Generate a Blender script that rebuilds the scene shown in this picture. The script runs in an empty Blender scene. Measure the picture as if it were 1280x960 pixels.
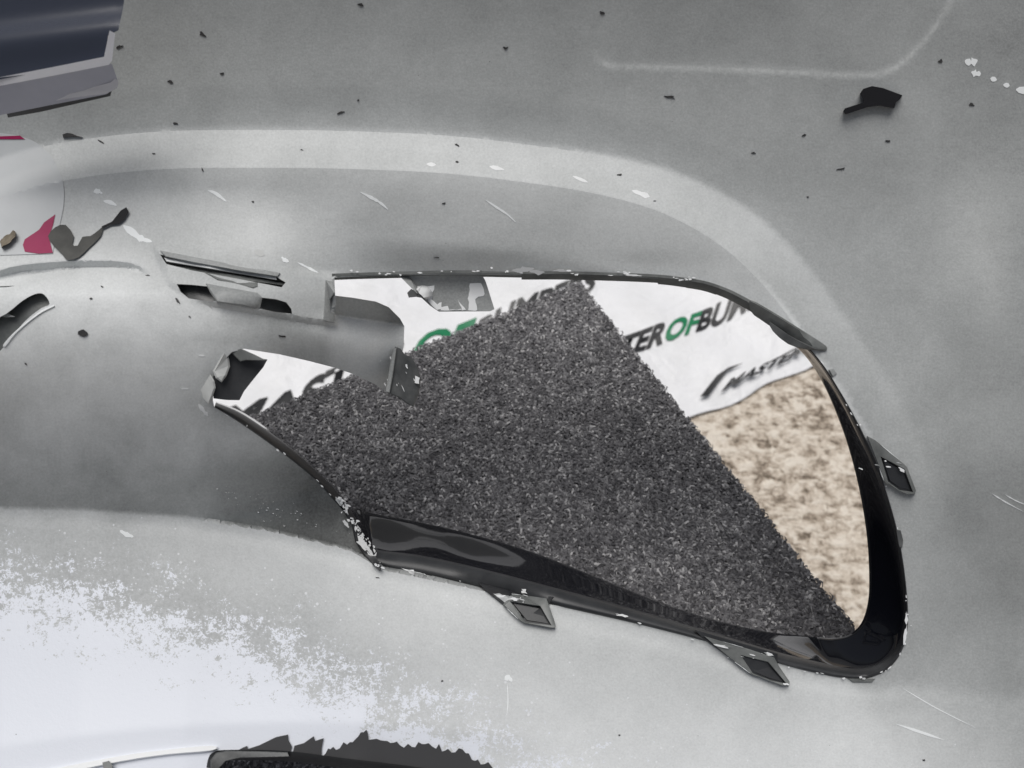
import bpy, math, random
import numpy as np
from mathutils import Matrix, Vector
from mathutils.geometry import delaunay_2d_cdt

# ------------------------------------------------------------------ camera, sky, sun, exposure
scene = bpy.context.scene
COL = scene.collection
PITCH = math.radians(55); H = 0.42; PX = 0.00045; CAMZ = 1.25
CP, SP = math.cos(PITCH), math.sin(PITCH)
RIGHT = np.array([1., 0, 0]); UP = np.array([0, SP, CP]); FWD = np.array([0, CP, -SP]); CAM = np.array([0, 0, CAMZ])
cd = bpy.data.cameras.new('camera'); cam = bpy.data.objects.new('camera', cd); COL.objects.link(cam)
cam.location = CAM; cam.rotation_euler = (math.pi/2 - PITCH, 0, 0)
cd.sensor_width = 36; cd.lens = 36*H/(1280*PX); cd.clip_start = 0.01; cd.clip_end = 200
cd.dof.use_dof = True; cd.dof.focus_distance = 0.44; cd.dof.aperture_fstop = 11
scene.camera = cam
w = bpy.data.worlds.new('World'); scene.world = w; w.use_nodes = True
SUN_EL, SUN_AZ = 76, -20          # high overcast, brightest a little behind the bumper
nt = w.node_tree; bg = nt.nodes['Background']; sky = nt.nodes.new('ShaderNodeTexSky')
sky.sky_type = 'NISHITA'; sky.sun_disc = False; sky.sun_elevation = math.radians(SUN_EL); sky.sun_rotation = math.radians(SUN_AZ)
sky.air_density = 1.0; sky.dust_density = 4.0; sky.ozone_density = 1.0
hs = nt.nodes.new('ShaderNodeHueSaturation'); hs.inputs['Saturation'].default_value = 0.42      # cloud veil
nt.links.new(sky.outputs[0], hs.inputs['Color']); nt.links.new(hs.outputs[0], bg.inputs[0]); bg.inputs[1].default_value = 0.06
sd = bpy.data.lights.new('sun', 'SUN'); sd.energy = 2.0; sd.angle = math.radians(46); sd.color = (1, .985, .965)
sun = bpy.data.objects.new('sun', sd); COL.objects.link(sun)
dirv = Vector((math.sin(math.radians(SUN_AZ))*math.cos(math.radians(SUN_EL)), math.cos(math.radians(SUN_AZ))*math.cos(math.radians(SUN_EL)), math.sin(math.radians(SUN_EL))))
sun.rotation_euler = dirv.to_track_quat('Z', 'Y').to_euler(); sun.location = (0, 0, 4)
scene.view_settings.view_transform = 'Standard'; scene.view_settings.look = 'None'
scene.view_settings.gamma = 1; scene.view_settings.exposure = 0.05; scene.view_settings.use_curve_mapping = False

rng = np.random.default_rng(7); random.seed(7)

# ------------------------------------------------------------------ geometry helpers
def P(x, y, wv):
    """bumper frame (x right, y down, on a 0.45 mm grid; wv metres towards the viewer) -> world"""
    x = np.asarray(x, float); y = np.asarray(y, float); wv = np.asarray(wv, float)
    k = (H - wv)/H
    u = (x-640)*PX*k; v = (480-y)*PX*k; f = H - wv
    return CAM + u[..., None]*RIGHT + v[..., None]*UP + f[..., None]*FWD
def on_level(x, y, z):
    d = RIGHT*(x-640)*PX/H + UP*(480-y)*PX/H + FWD
    return CAM + d*((CAMZ - z)/-d[2])
def smooth(a, b, x):
    t = np.clip((x-a)/(b-a), 0, 1); return t*t*(3-2*t)
def curve(pts, n=12, closed=False):
    p = np.array(pts, float); out = []
    m = len(p)
    for i in range(m if closed else m-1):
        g = lambda j: p[j % m] if closed else p[min(max(j, 0), m-1)]
        a, b, c, d = g(i-1), g(i), g(i+1), g(i+2)
        for k in range(n):
            t = k/n
            out.append(.5*((2*b) + (-a+c)*t + (2*a-5*b+4*c-d)*t*t + (-a+3*b-3*c+d)*t**3))
    if not closed: out.append(p[-1])
    return np.array(out)
def resample(poly, step, closed=True):
    p = np.array(poly, float); out = []
    m = len(p)
    for i in range(m if closed else m-1):
        a, b = p[i], p[(i+1) % m]; k = max(1, int(round(np.linalg.norm((b-a)[:2])/step)))
        for j in range(k): out.append(a+(b-a)*j/k)
    if not closed: out.append(p[-1])
    return np.array(out)
def segdist(x, y, line):
    line = np.asarray(line, float)
    best = np.full(x.shape, 1e9); sgn = np.zeros(x.shape)
    for a, b in zip(line[:-1], line[1:]):
        ab = b-a; L = ab@ab + 1e-12
        t = np.clip(((x-a[0])*ab[0]+(y-a[1])*ab[1])/L, 0, 1)
        dx = x-(a[0]+t*ab[0]); dy = y-(a[1]+t*ab[1]); d = np.hypot(dx, dy)
        s = ab[0]*(y-a[1])-ab[1]*(x-a[0])
        m = d < best; best = np.where(m, d, best); sgn = np.where(m, np.where(s > 0, -1, 1), sgn)
    return best*sgn          # + = left of travel (above a line drawn left to right)
def inside(x, y, poly):
    r = np.zeros(x.shape, bool); p = np.asarray(poly, float)
    for a, b in zip(p, np.roll(p, -1, 0)):
        c = ((a[1] > y) != (b[1] > y)) & (x < (b[0]-a[0])*(y-a[1])/(b[1]-a[1]+1e-12)+a[0])
        r ^= c
    return r
def polydist(x, y, poly):          # + inside
    p = np.vstack([poly, poly[:1]]); d = np.abs(segdist(x, y, p))
    return np.where(inside(x, y, poly), d, -d)

def mesh_obj(name, verts, faces, mat, parent=None, sharp=35):
    me = bpy.data.meshes.new(name); me.from_pydata([tuple(v) for v in np.asarray(verts, float)], [], [tuple(int(i) for i in f) for f in faces])
    me.polygons.foreach_set('use_smooth', [True]*len(me.polygons)); me.update()
    if sharp is not None: me.set_sharp_from_angle(angle=math.radians(sharp))
    if mat: me.materials.append(mat)
    o = bpy.data.objects.new(name, me); COL.objects.link(o)
    if parent:
        o.parent = parent; o.matrix_parent_inverse = Matrix.Translation(-Vector(parent.location))
    return o
def thing(name, label, cat, loc, group=None):
    o = bpy.data.objects.new(name, None); COL.objects.link(o); o.location = loc; o.empty_display_size = .05
    o['label'] = label; o['category'] = cat
    if group: o['group'] = group
    return o
def tag(o, label=None, cat=None, group=None, kind=None):
    for k, v in (('label', label), ('category', cat), ('group', group), ('kind', kind)):
        if v: o[k] = v
    return o
def triangulate(outline, holes=(), grid=0, extra=None):
    loops = [np.asarray(outline, float)]+[np.asarray(h, float) for h in holes]
    pts = []; edges = []
    for L in loops:
        s = len(pts); n = len(L); pts += [tuple(q) for q in L]; edges += [(s+i, s+(i+1) % n) for i in range(n)]
    if grid:
        lo = loops[0].min(0); hi = loops[0].max(0)
        gx, gy = np.meshgrid(np.arange(lo[0]+grid/2, hi[0], grid), np.arange(lo[1]+grid/2, hi[1], grid))
        gy[:, ::2] += grid*.25
        gx = gx.ravel(); gy = gy.ravel(); m = inside(gx, gy, loops[0])
        for h in loops[1:]: m &= ~inside(gx, gy, h)
        for L in loops: m &= np.abs(segdist(gx, gy, np.vstack([L, L[:1]]))) > grid*.4
        pts += list(zip(gx[m], gy[m]))
    if extra is not None:
        m = np.ones(len(extra), bool)
        for h in loops[1:]:
            m &= polydist(extra[:, 0], extra[:, 1], h) < -2.0
        pts += [tuple(q) for q in extra[m]]
    v, e, f, *_ = delaunay_2d_cdt([Vector(q) for q in pts], edges, [], 0, 1e-4)
    v = np.array([(q[0], q[1]) for q in v])
    f = np.array([t for t in f if len(t) == 3])
    c = v[f].mean(1); m = inside(c[:, 0], c[:, 1], loops[0])
    for h in loops[1:]: m &= ~inside(c[:, 0], c[:, 1], h)
    f = f[m]
    a, b, c = v[f[:, 0]], v[f[:, 1]], v[f[:, 2]]
    ar = (b-a)[:, 0]*(c-a)[:, 1]-(b-a)[:, 1]*(c-a)[:, 0]
    f[ar > 0] = f[ar > 0][:, ::-1]           # y runs down: make the viewer side the front
    return v, f
def boundary(f):
    cnt = {}
    for t in f:
        for i in range(3):
            a, b = int(t[i]), int(t[(i+1) % 3]); cnt[(a, b)] = 1
    return [(a, b) for a, b in cnt if (b, a) not in cnt]
def slab(name, outline, mat, parent, top, thick, holes=(), grid=0, bevel=0.0, sharp=35):
    """a plate following height top(x, y), thick metres deep, with chamfered edges"""
    tf = top if callable(top) else (lambda x, y: np.full(np.shape(x), float(top)))
    outline = np.asarray(outline, float)
    v, f = triangulate(outline, holes, grid)
    wt = tf(v[:, 0], v[:, 1]); n = len(v); be = boundary(f)
    if bevel:
        nrm = np.zeros((n, 2)); 
        for a, b in be:
            d = v[b]-v[a]; d /= np.linalg.norm(d)+1e-9; q = np.array([-d[1], d[0]]); nrm[a] += q; nrm[b] += q
        L = np.linalg.norm(nrm, axis=1, keepdims=True); nrm = np.where(L > 0, nrm/np.maximum(L, 1e-9), 0)
        c = v[f].mean(1)
        a, b = be[0]; mid = (v[a]+v[b])/2; tri = next(t for t in f if a in t and b in t)
        if (v[tri].mean(0)-mid)@nrm[a] < 0: nrm = -nrm
        vi = v + nrm*bevel
        V = [P(vi[:, 0], vi[:, 1], wt), P(v[:, 0], v[:, 1], wt-bevel*PX), P(v[:, 0], v[:, 1], wt-thick)]
    else:
        V = [P(v[:, 0], v[:, 1], wt), P(v[:, 0], v[:, 1], wt-thick)]
    F = [tuple(t) for t in f]; last = (len(V)-1)*n
    F += [tuple(int(i)+last for i in t[::-1]) for t in f]
    for k in range(len(V)-1):
        for a, b in be: F.append((b+k*n, a+k*n, a+(k+1)*n, b+(k+1)*n))
    return mesh_obj(name, np.vstack(V), F, mat, parent, sharp)

# ------------------------------------------------------------------ materials
def mat(name, color=(.5, .5, .5), rough=.5, spec=.5, metal=0.0, coat=0.0):
    m = bpy.data.materials.new(name); m.use_nodes = True; b = m.node_tree.nodes['Principled BSDF']
    b.inputs['Base Color'].default_value = (*color, 1); b.inputs['Roughness'].default_value = rough
    b.inputs['Specular IOR Level'].default_value = spec; b.inputs['Metallic'].default_value = metal; b.inputs['Coat Weight'].default_value = coat
    return m
class N:
    def __init__(s, m): s.t = m.node_tree; s.b = s.t.nodes['Principled BSDF']
    def __call__(s, typ, **kw):
        n = s.t.nodes.new(typ)
        for k, v in kw.items():
            if k.startswith('i_'): n.inputs[int(k[2:])].default_value = v
            else: setattr(n, k, v)
        return n
    def link(s, a, b): s.t.links.new(a, b)
    def math(s, op, a, b=None, c=None, clamp=False):
        n = s.t.nodes.new('ShaderNodeMath'); n.operation = op; n.use_clamp = clamp
        for i, q in enumerate((a, b, c)):
            if q is None: continue
            if isinstance(q, (int, float)): n.inputs[i].default_value = q
            else: s.link(q, n.inputs[i])
        return n.outputs[0]
    def noise(s, vec, scale, detail=4, rough=.55, dist=0):
        n = s.t.nodes.new('ShaderNodeTexNoise'); n.inputs['Scale'].default_value = scale; n.inputs['Detail'].default_value = detail
        n.inputs['Roughness'].default_value = rough; n.inputs['Distortion'].default_value = dist
        if vec is not None: s.link(vec, n.inputs['Vector'])
        return n.outputs['Fac']
    def mix(s, fac, a, b, blend='MIX'):
        n = s.t.nodes.new('ShaderNodeMix'); n.data_type = 'RGBA'; n.blend_type = blend
        for i, q in ((0, fac), (6, a), (7, b)):
            if isinstance(q, (int, float)): n.inputs[i].default_value = q
            elif isinstance(q, tuple): n.inputs[i].default_value = (*q, 1)
            else: s.link(q, n.inputs[i])
        return n.outputs[2]
    def ramp(s, fac, stops):
        n = s.t.nodes.new('ShaderNodeValToRGB'); e = n.color_ramp.elements
        while len(e) < len(stops): e.new(.5)
        for el, (p, c) in zip(e, stops): el.position = p; el.color = (*c, 1) if isinstance(c, tuple) else (c, c, c, 1)
        s.link(fac, n.inputs[0]); return n.outputs[0]
    def bump(s, h, strength, dist=.001):
        n = s.t.nodes.new('ShaderNodeBump'); n.inputs['Strength'].default_value = strength; n.inputs['Distance'].default_value = dist
        s.link(h, n.inputs['Height']); s.link(n.outputs[0], s.b.inputs['Normal'])

def shell_material(name, attrs=True):
    """bare grey moulding dusted with pale spray and some painted-in shade, bright white where the top coat went on"""
    m = mat(name, rough=.5); q = N(m)
    if attrs:
        vec = q('ShaderNodeAttribute', attribute_name='place').outputs['Vector']
        over = q('ShaderNodeAttribute', attribute_name='overspray_shade').outputs['Fac']
        white = q('ShaderNodeAttribute', attribute_name='topcoat').outputs['Fac']
        haze = q('ShaderNodeAttribute', attribute_name='cloud').outputs['Fac']
    else:
        tc = q('ShaderNodeTexCoord'); sc = q('ShaderNodeVectorMath', operation='SCALE'); sc.inputs[3].default_value = 22.0
        q.link(tc.outputs['Object'], sc.inputs[0]); vec = sc.outputs[0]
    grain = q.noise(vec, 34, 3, .7); cloud = q.noise(vec, 1.1, 5, .62, .3); mid = q.noise(vec, 11, 4, .65)
    if attrs:
        t = q.math('ADD', over, q.math('MULTIPLY', q.math('SUBTRACT', cloud, .5), haze))
    else: t = q.math('ADD', q.math('MULTIPLY', q.math('SUBTRACT', cloud, .5), .25), .36)
    t = q.math('ADD', t, q.math('MULTIPLY', q.math('SUBTRACT', mid, .5), .15))
    t = q.math('ADD', t, q.math('MULTIPLY', q.math('SUBTRACT', grain, .5), .34), clamp=True)
    col = q.ramp(t, [(0, (.06, .062, .061)), (.5, (.385, .397, .392)), (1, (.76, .775, .77))])
    rough = .46
    if attrs:
        # speckled edge of the white coat
        s1 = q.noise(vec, 13, 7, .76, .4); s2 = q.noise(vec, 2.6, 5, .6); s3 = q.noise(vec, 45, 3, .6)
        e = q.math('ADD', white, q.math('MULTIPLY', q.math('SUBTRACT', s1, .5), 6.4))
        e = q.math('ADD', e, q.math('MULTIPLY', q.math('SUBTRACT', s2, .5), 4.6))
        e = q.math('ADD', e, q.math('MULTIPLY', q.math('SUBTRACT', s3, .5), 3.0))
        mask = q.math('ADD', q.math('MULTIPLY', e, 2.4), .5, clamp=True)
        thin = q.math('MULTIPLY', q.math('ADD', q.math('MULTIPLY', white, .32), .95, clamp=True), q.math('ADD', q.math('MULTIPLY', s1, 1.5), -.35, clamp=True))
        col = q.mix(q.math('MULTIPLY', thin, .7), col, (.70, .715, .735))
        # droplets of the white coat thrown further up the floor
        dv = q('ShaderNodeTexVoronoi'); dv.inputs['Scale'].default_value = 9.0; q.link(vec, dv.inputs['Vector'])
        dsz = q.math('MULTIPLY', q.math('ADD', q.math('MULTIPLY', white, .045), q.math('MULTIPLY', s2, .52)), 1.0)
        drop = q.math('LESS_THAN', dv.outputs['Distance'], q.math('MULTIPLY', q.math('SUBTRACT', dsz, .09), q.math('GREATER_THAN', white, -5.5)))
        col = q.mix(q.math('MULTIPLY', drop, .6), col, (.78, .79, .81))
        col = q.mix(mask, col, (.72, .745, .80))
        # tiny dark specks of dirt
        v = q('ShaderNodeTexVoronoi'); v.inputs['Scale'].default_value = 5.5; q.link(vec, v.inputs['Vector'])
        speck = q.math('LESS_THAN', v.outputs['Distance'], q.math('MULTIPLY', q.math('SUBTRACT', q.noise(vec, 1.7, 2), .46), .16))
        col = q.mix(q.math('MULTIPLY', speck, .75), col, (.05, .05, .045))
        rr = q.math('SUBTRACT', .50, q.math('MULTIPLY', mask, .02)); q.link(rr, q.b.inputs['Roughness'])
    q.link(col, q.b.inputs['Base Color'])
    q.bump(q.math('ADD', grain, q.math('MULTIPLY', mid, 2.)), .10, .0006)
    return m
M_SHELL = shell_material('overspray_grey'); M_GREY = shell_material('grey_moulding', False)
def scuffed(name, base, pale, rough, amount, scale=60, coat=0):
    m = mat(name, base, rough, coat=coat); q = N(m); tc = q('ShaderNodeTexCoord').outputs['Object']
    n = q.noise(tc, scale, 5, .65); n2 = q.noise(tc, scale*9, 3, .6)
    f = q.math('MULTIPLY', q.math('ADD', q.math('MULTIPLY', n, 2.2), -.75, clamp=True), amount)
    f = q.math('ADD', f, q.math('MULTIPLY', n2, amount*.25))
    q.link(q.mix(f, base, pale), q.b.inputs['Base Color'])
    q.link(q.math('ADD', q.math('MULTIPLY', n, .2), rough-.1), q.b.inputs['Roughness'])
    q.bump(n2, .12, .0004); return m
M_DARK = scuffed('dark_plastic', (.035, .037, .038), (.22, .225, .22), .34, .55)
M_MIDP = scuffed('mid_grey_plastic', (.09, .095, .092), (.32, .33, .32), .42, .6)
M_LIP = scuffed('worn_black_lip', (.017, .018, .020), (.085, .087, .09), .42, .3)
M_GLOSS = mat('gloss_black', (.004, .0045, .007), .05, .28)
M_BLACK = mat('black_film', (.010, .010, .012), .55, .22)
M_FILM = mat('torn_film', (.045, .045, .047), .5, .3)
M_CHIP = mat('bare_white_primer', (.80, .81, .81), .6)
M_SCR = mat('pale_scratch', (.80, .82, .82), .7)
M_BOSS = scuffed('pale_moulding', (.42, .43, .42), (.62, .63, .62), .5, .6)
M_LABEL = scuffed('sticker_film', (.50, .515, .52), (.60, .615, .62), .33, .4, 40)
M_MAG = scuffed('magenta_print', (.29, .003, .065), (.33, .01, .09), .4, .5, 90)
M_TAPE = scuffed('torn_dark_tape', (.026, .026, .023), (.085, .085, .075), .5, .8, 120)
M_CRUMB = scuffed('dry_brown_crumb', (.08, .065, .045), (.28, .24, .18), .85, 1, 250)
M_FLECK = scuffed('dirt_fleck', (.018, .018, .02), (.07, .065, .06), .6, .6, 300)

# ------------------------------------------------------------------ ground
M_GROUND = mat('tan_concrete', rough=.9, spec=.2); q = N(M_GROUND); tc = q('ShaderNodeTexCoord').outputs['Object']
mp = q('ShaderNodeMapping'); mp.inputs['Rotation'].default_value = (0, 0, math.radians(50)); mp.inputs['Scale'].default_value = (1, 2.3, 1)
q.link(tc, mp.inputs['Vector'])
a = q.noise(mp.outputs[0], 22, 5, .62, .6); b = q.noise(tc, 60, 4, .6); c = q.noise(tc, 3, 3, .5)
b2 = q.noise(tc, 170, 3, .6)
f = q.math('ADD', q.math('MULTIPLY', a, .50), q.math('ADD', q.math('MULTIPLY', b, .24), q.math('MULTIPLY', c, .12)))
vg = q('ShaderNodeTexVoronoi'); vg.inputs['Scale'].default_value = 75; q.link(tc, vg.inputs['Vector'])
sp = q('ShaderNodeSeparateColor'); q.link(vg.outputs['Color'], sp.inputs[0])
f = q.math('ADD', f, q.math('ADD', q.math('MULTIPLY', b2, .16), q.math('MULTIPLY', q.math('SUBTRACT', sp.outputs[0], .2), .085)))
q.link(q.ramp(f, [(.43, (.15, .12, .09)), (.49, (.38, .315, .25)), (.54, (.60, .52, .43)), (.61, (.76, .69, .595))]), q.b.inputs['Base Color'])
q.bump(q.math('ADD', a, q.math('MULTIPLY', b, .6)), .7, .012)
S = 30
ground = tag(mesh_obj('ground', [(-S, -S, 0), (S, -S, 0), (S, S, 0), (-S, S, 0)], [(0, 1, 2, 3)], M_GROUND), kind='structure')

far = on_level(640, 300, 0)[1]+1.6
apron = tag(mesh_obj('unseen_apron', [(-S, far, .004), (S, far, .004), (S, S, .004), (-S, S, .004)], [(0, 1, 2, 3)], scuffed('apron_grey', (.24, .24, .235), (.36, .36, .35), .85, .8, 3)), kind='structure')  # out of view; added so the black wall reflects grey instead of tan

# ------------------------------------------------------------------ banner lying on the ground
ZB = .012
g0 = on_level(829, 429, 0); g1 = on_level(867, 414, 0)
TH = math.atan2(g1[1]-g0[1], g1[0]-g0[0]); ca, sa = math.cos(TH), math.sin(TH)
EX = np.array([ca, sa]); EY = np.array([-sa, ca])
def wave(x, y):
    u = x*ca+y*sa; v = -x*sa+y*ca
    return .008*np.sin(u*17+1.0+v*4)+.0055*np.sin(u*31+v*13)+.0035*np.sin(v*23-u*6)+.016
edge_px = [(700, 585), (790, 552), (873, 521), (905, 508), (940, 494), (965, 478), (985, 468), (1010, 462), (1080, 436), (1200, 380)]
edge = np.array([on_level(x, y, .004)[:2] for x, y in edge_px])
eu = edge@EX; ev = edge@EY
us = np.linspace(-3.2, 1.5, 200); base_v = np.interp(us, eu, ev)
base_v += .004*np.sin(us*40)
nv = 110; vs = np.linspace(0, 1, nv)**1.4
bv = []
for i, uu in enumerate(us):
    for j, t in enumerate(vs):
        vv = base_v[i]+t*2.3; p = EX*uu+EY*vv
        z = wave(p[0], p[1])*min(1, .25+t*12)+.002
        bv.append((p[0], p[1], z))
bf = [(i*nv+j, (i+1)*nv+j, (i+1)*nv+j+1, i*nv+j+1) for i in range(len(us)-1) for j in range(nv-1)]
M_BAN = mat('white_banner_vinyl', (.80, .80, .81), .42); q = N(M_BAN); tc = q('ShaderNodeTexCoord').outputs['Object']
q.bump(q.math('ADD', q.noise(tc, 12, 3, .5, .8), q.math('MULTIPLY', q.noise(tc, 60, 2, .5, 1.5), .15)), .5, .02)
q.link(q.ramp(q.noise(tc, 5, 5, .7), [(.35, (.75, .75, .75)), (.55, (.82, .82, .83))]), q.b.inputs['Base Color'])
cb = on_level(640, 300, 0)
banner = thing('banner', 'white vinyl banner printed with black and green lettering lying on the tan ground', 'banner', (cb[0], cb[1], 0))
sheet = mesh_obj('sheet', bv, bf, M_BAN, banner)
sol = sheet.modifiers.new('thickness', 'SOLIDIFY'); sol.thickness = .0012; sol.offset = -1
M_TXT = mat('black_print', (.012, .012, .013), .4); M_GRN = mat('green_print', (.005, .19, .075), .4)
def word_mesh(text):
    cu = bpy.data.curves.new('text', 'FONT'); cu.body = text; cu.size = 1; cu.offset = .04; cu.space_character = 1.0
    cu.resolution_u = 3
    o = bpy.data.objects.new('text', cu); COL.objects.link(o)
    bpy.context.view_layer.update()
    me = bpy.data.meshes.new_from_object(o.evaluated_get(bpy.context.evaluated_depsgraph_get()))
    co = np.array([v.co[:] for v in me.vertices]); fs = [list(p.vertices) for p in me.polygons]
    bpy.data.objects.remove(o); bpy.data.curves.remove(cu); bpy.data.meshes.remove(me)
    return co, fs
WORDS = {k: word_mesh(k) for k in ('MASTER', 'OF', 'BUMPERS')}
def put_word(key, x0, org, ex, stem, material):
    co, fs = WORDS[key]
    p = org+(co[:, :1]+x0)*ex+co[:, 1:2]/.70*stem
    return mesh_obj('lettering', np.c_[p, wave(p[:, 0], p[:, 1])+.0045], fs, material, banner, None)
def adv(k): return WORDS[k][0][:, 0].max()-.03
def row(a_px, b_px, stem_px, anchor='OF', words=('MASTER', 'OF', 'BUMPERS')):
    """text line whose word «anchor» runs from a_px to b_px; stem_px is the slanted upright of its letters"""
    g = lambda p: on_level(p[0], p[1], ZB)[:2]
    A = g(a_px); ex = (g(b_px)-A)/WORDS[anchor][0][:, 0].max(); stem = g((a_px[0]+stem_px[0], a_px[1]+stem_px[1]))-A
    xs = {'MASTER': -adv('MASTER'), 'OF': 0., 'BUMPERS': adv('OF')}
    for k in words: put_word(k, xs[k]-xs[anchor], A, ex, stem, M_GRN if k == 'OF' else M_TXT)
row((827, 431), (869, 415), (10, -27))
row((271, 556), (511, 456), (14, -38), 'MASTER', ('MASTER',))      # this line rises over a fold, so its words shrink away
row((511, 464), (584, 434), (14, -38), 'OF', ('OF',))
row((588, 428), (742, 364), (10, -27), 'BUMPERS', ('BUMPERS',))
row((900, 491), (999, 445), (12, -15), 'MASTER')
# slanted stroke before the small line of text
p = np.array([on_level(a, b, ZB)[:2] for a, b in ((874, 499), (885, 496), (898, 478), (908, 466), (929, 455), (910, 461), (896, 470), (884, 485))])
mesh_obj('logo_stroke', np.c_[p, wave(p[:, 0], p[:, 1])+.0045], [(0, 1, 2, 7), (2, 3, 6, 7), (3, 4, 5, 6)], M_TXT, banner, None)

# ------------------------------------------------------------------ carpet covered plinth
ZP = .70
A3, B3, C3 = on_level(725, 351, ZP), on_level(310, 521, ZP), on_level(1075, 781, ZP)
e1 = (B3-A3)[:2]; e1 /= np.linalg.norm(e1); e2 = np.array([-e1[1], e1[0]])
if e2@(C3-A3)[:2] < 0: e2 = -e2
L1, L2 = 1.25, 1.05
cen = A3[:2]+e1*L1/2+e2*L2/2
plinth = thing('carpet_plinth', 'display plinth covered in dark grey looped carpet seen through the bumper opening', 'plinth', (cen[0], cen[1], 0))
M_CARP = mat('carpet_backing', (.035, .035, .037), .95, .1); q = N(M_CARP); tc = q('ShaderNodeTexCoord').outputs['Object']
q.link(q.ramp(q.noise(tc, 260, 3, .6), [(.35, .09), (.65, .2)]), q.b.inputs['Base Color'])
def box_verts(z0, z1, ins=0.):
    c = [A3[:2]+e1*a+e2*b for a, b in ((ins, ins), (L1-ins, ins), (L1-ins, L2-ins), (ins, L2-ins))]
    return [(*p, z0) for p in c]+[(*p, z1) for p in c]
BOXF = [(0, 1, 2, 3), (7, 6, 5, 4), (0, 4, 5, 1), (1, 5, 6, 2), (2, 6, 7, 3), (3, 7, 4, 0)]
mesh_obj('body', box_verts(0.0, ZP-.0025, .002), BOXF, M_CARP, plinth)
# looped pile: bent fibres over the top and along its two far edges
M_PILE = mat('carpet_pile', rough=.75, spec=.25); q = N(M_PILE)
tn = q('ShaderNodeAttribute', attribute_name='tone').outputs['Fac']
q.link(q.ramp(tn, [(0, (.075, .073, .078)), (.5, (.18, .176, .183)), (.8, (.30, .295, .30)), (1, (.52, .51, .51))]), q.b.inputs['Base Color'])
def pile(n, sa_, sb_, za, amin=0, bmin=0, length=.0056, wid=.00064):
    a = .0022+amin+rng.random(n)*sa_; b = .0022+bmin+rng.random(n)*sb_
    base = A3[:2]+a[:, None]*e1+b[:, None]*e2
    ang = rng.random(n)*2*np.pi; L = length*(.5+rng.random(n)); hgt = .0014+.0026*rng.random(n)
    d = np.c_[np.cos(ang), np.sin(ang)]; s = np.c_[-d[:, 1], d[:, 0]]*(wid*(.6+.8*rng.random(n)))[:, None]
    bend = np.c_[-d[:, 1], d[:, 0]]*((rng.random(n)-.5)*L*.9)[:, None]
    rows = []
    for t, hh in ((0, -.1), (.33, .85), (.66, 1.), (1, .25)):
        c = base+d*(L*(t-.5))[:, None]+bend*(4*t*(1-t)); z = za-.001+hgt*hh
        rows += [np.c_[c-s, z], np.c_[c+s, z]]
    V = np.stack(rows, 1).reshape(-1, 3)
    k = np.arange(n)[:, None]*8
    F = np.stack([k+np.array([0, 1, 3, 2]), k+np.array([2, 3, 5, 4]), k+np.array([4, 5, 7, 6])], 1).reshape(-1, 4)
    patch = .12*np.sin(a*31)*np.sin(b*27)
    cells = rng.random((400, 400)); patch = patch+(cells[(a/.0042+.6*np.sin(b*900)).astype(int) % 400, (b/.0042+.6*np.sin(a*800)).astype(int) % 400]-.5)*1.35
    tone = np.clip(rng.beta(1.7, 2.6, n)+patch*.4, 0, 1); tone[rng.random(n) < .02] = 1
    return V, F, np.repeat(tone, 8)
Vp, Fp, tp = pile(260000, .62, .60, ZP)
def big_mesh(name, V, F, tone, material, parent):
    me = bpy.data.meshes.new(name); nF = len(F)
    me.vertices.add(len(V)); me.vertices.foreach_set('co', V.astype(np.float32).ravel())
    me.loops.add(nF*4); me.loops.foreach_set('vertex_index', F.astype(np.int32).ravel())
    me.polygons.add(nF); me.polygons.foreach_set('loop_start', np.arange(nF, dtype=np.int32)*4)
    me.polygons.foreach_set('use_smooth', np.ones(nF, bool))
    at = me.attributes.new('tone', 'FLOAT', 'POINT'); at.data.foreach_set('value', tone.astype(np.float32))
    me.update(calc_edges=True); me.validate(); me.materials.append(material)
    o = bpy.data.objects.new(name, me); COL.objects.link(o); o.parent = parent; o.matrix_parent_inverse = Matrix.Translation(-Vector(parent.location))
    return o
tag(big_mesh('carpet_pile', Vp, Fp, tp, M_PILE, plinth), kind='stuff')

# ------------------------------------------------------------------ bumper: height of the shell
BAND = curve([(-220, 340), (-90, 278), (0, 247), (60, 229), (130, 217), (210, 210), (300, 208.5), (420, 209.5), (550, 215), (650, 226), (730, 238), (800, 255), (850, 275), (900, 305), (940, 340), (980, 387), (1020, 443), (1060, 503), (1095, 565), (1120, 640), (1136, 730), (1142, 800), (1146, 900), (1150, 1200)], 4)
FOOT = np.array([(-220, 648), (0, 634), (100, 636), (230, 645), (340, 662), (440, 686), (480, 710), (600, 735), (800, 782), (985, 834), (1080, 851), (1145, 848), (1250, 862), (1500, 890)], float)
RIM_TOP = [(418, 347), (460, 345), (500, 344), (560, 343), (600, 343), (650, 344), (700, 343.5), (760, 345), (820, 348), (855, 351), (880, 355), (902, 362), (922, 371), (940, 381), (957, 391), (970, 400)]
RIM_R = curve([(985, 411), (1022, 447), (1050, 489), (1078, 540), (1100, 592), (1117, 645), (1127, 690), (1133, 735), (1135, 775), (1131, 803), (1121, 824), (1104, 840), (1080, 848), (1055, 847)], 4)
RIM_B = curve([(1035, 844), (985, 832), (900, 806), (800, 780), (690, 755), (600, 734), (530, 717), (480, 708)], 3)
RIM_L = curve([(462, 693), (446, 665), (432, 642), (415, 622), (395, 600), (365, 575), (330, 549), (295, 525), (268, 509)], 3)
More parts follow.
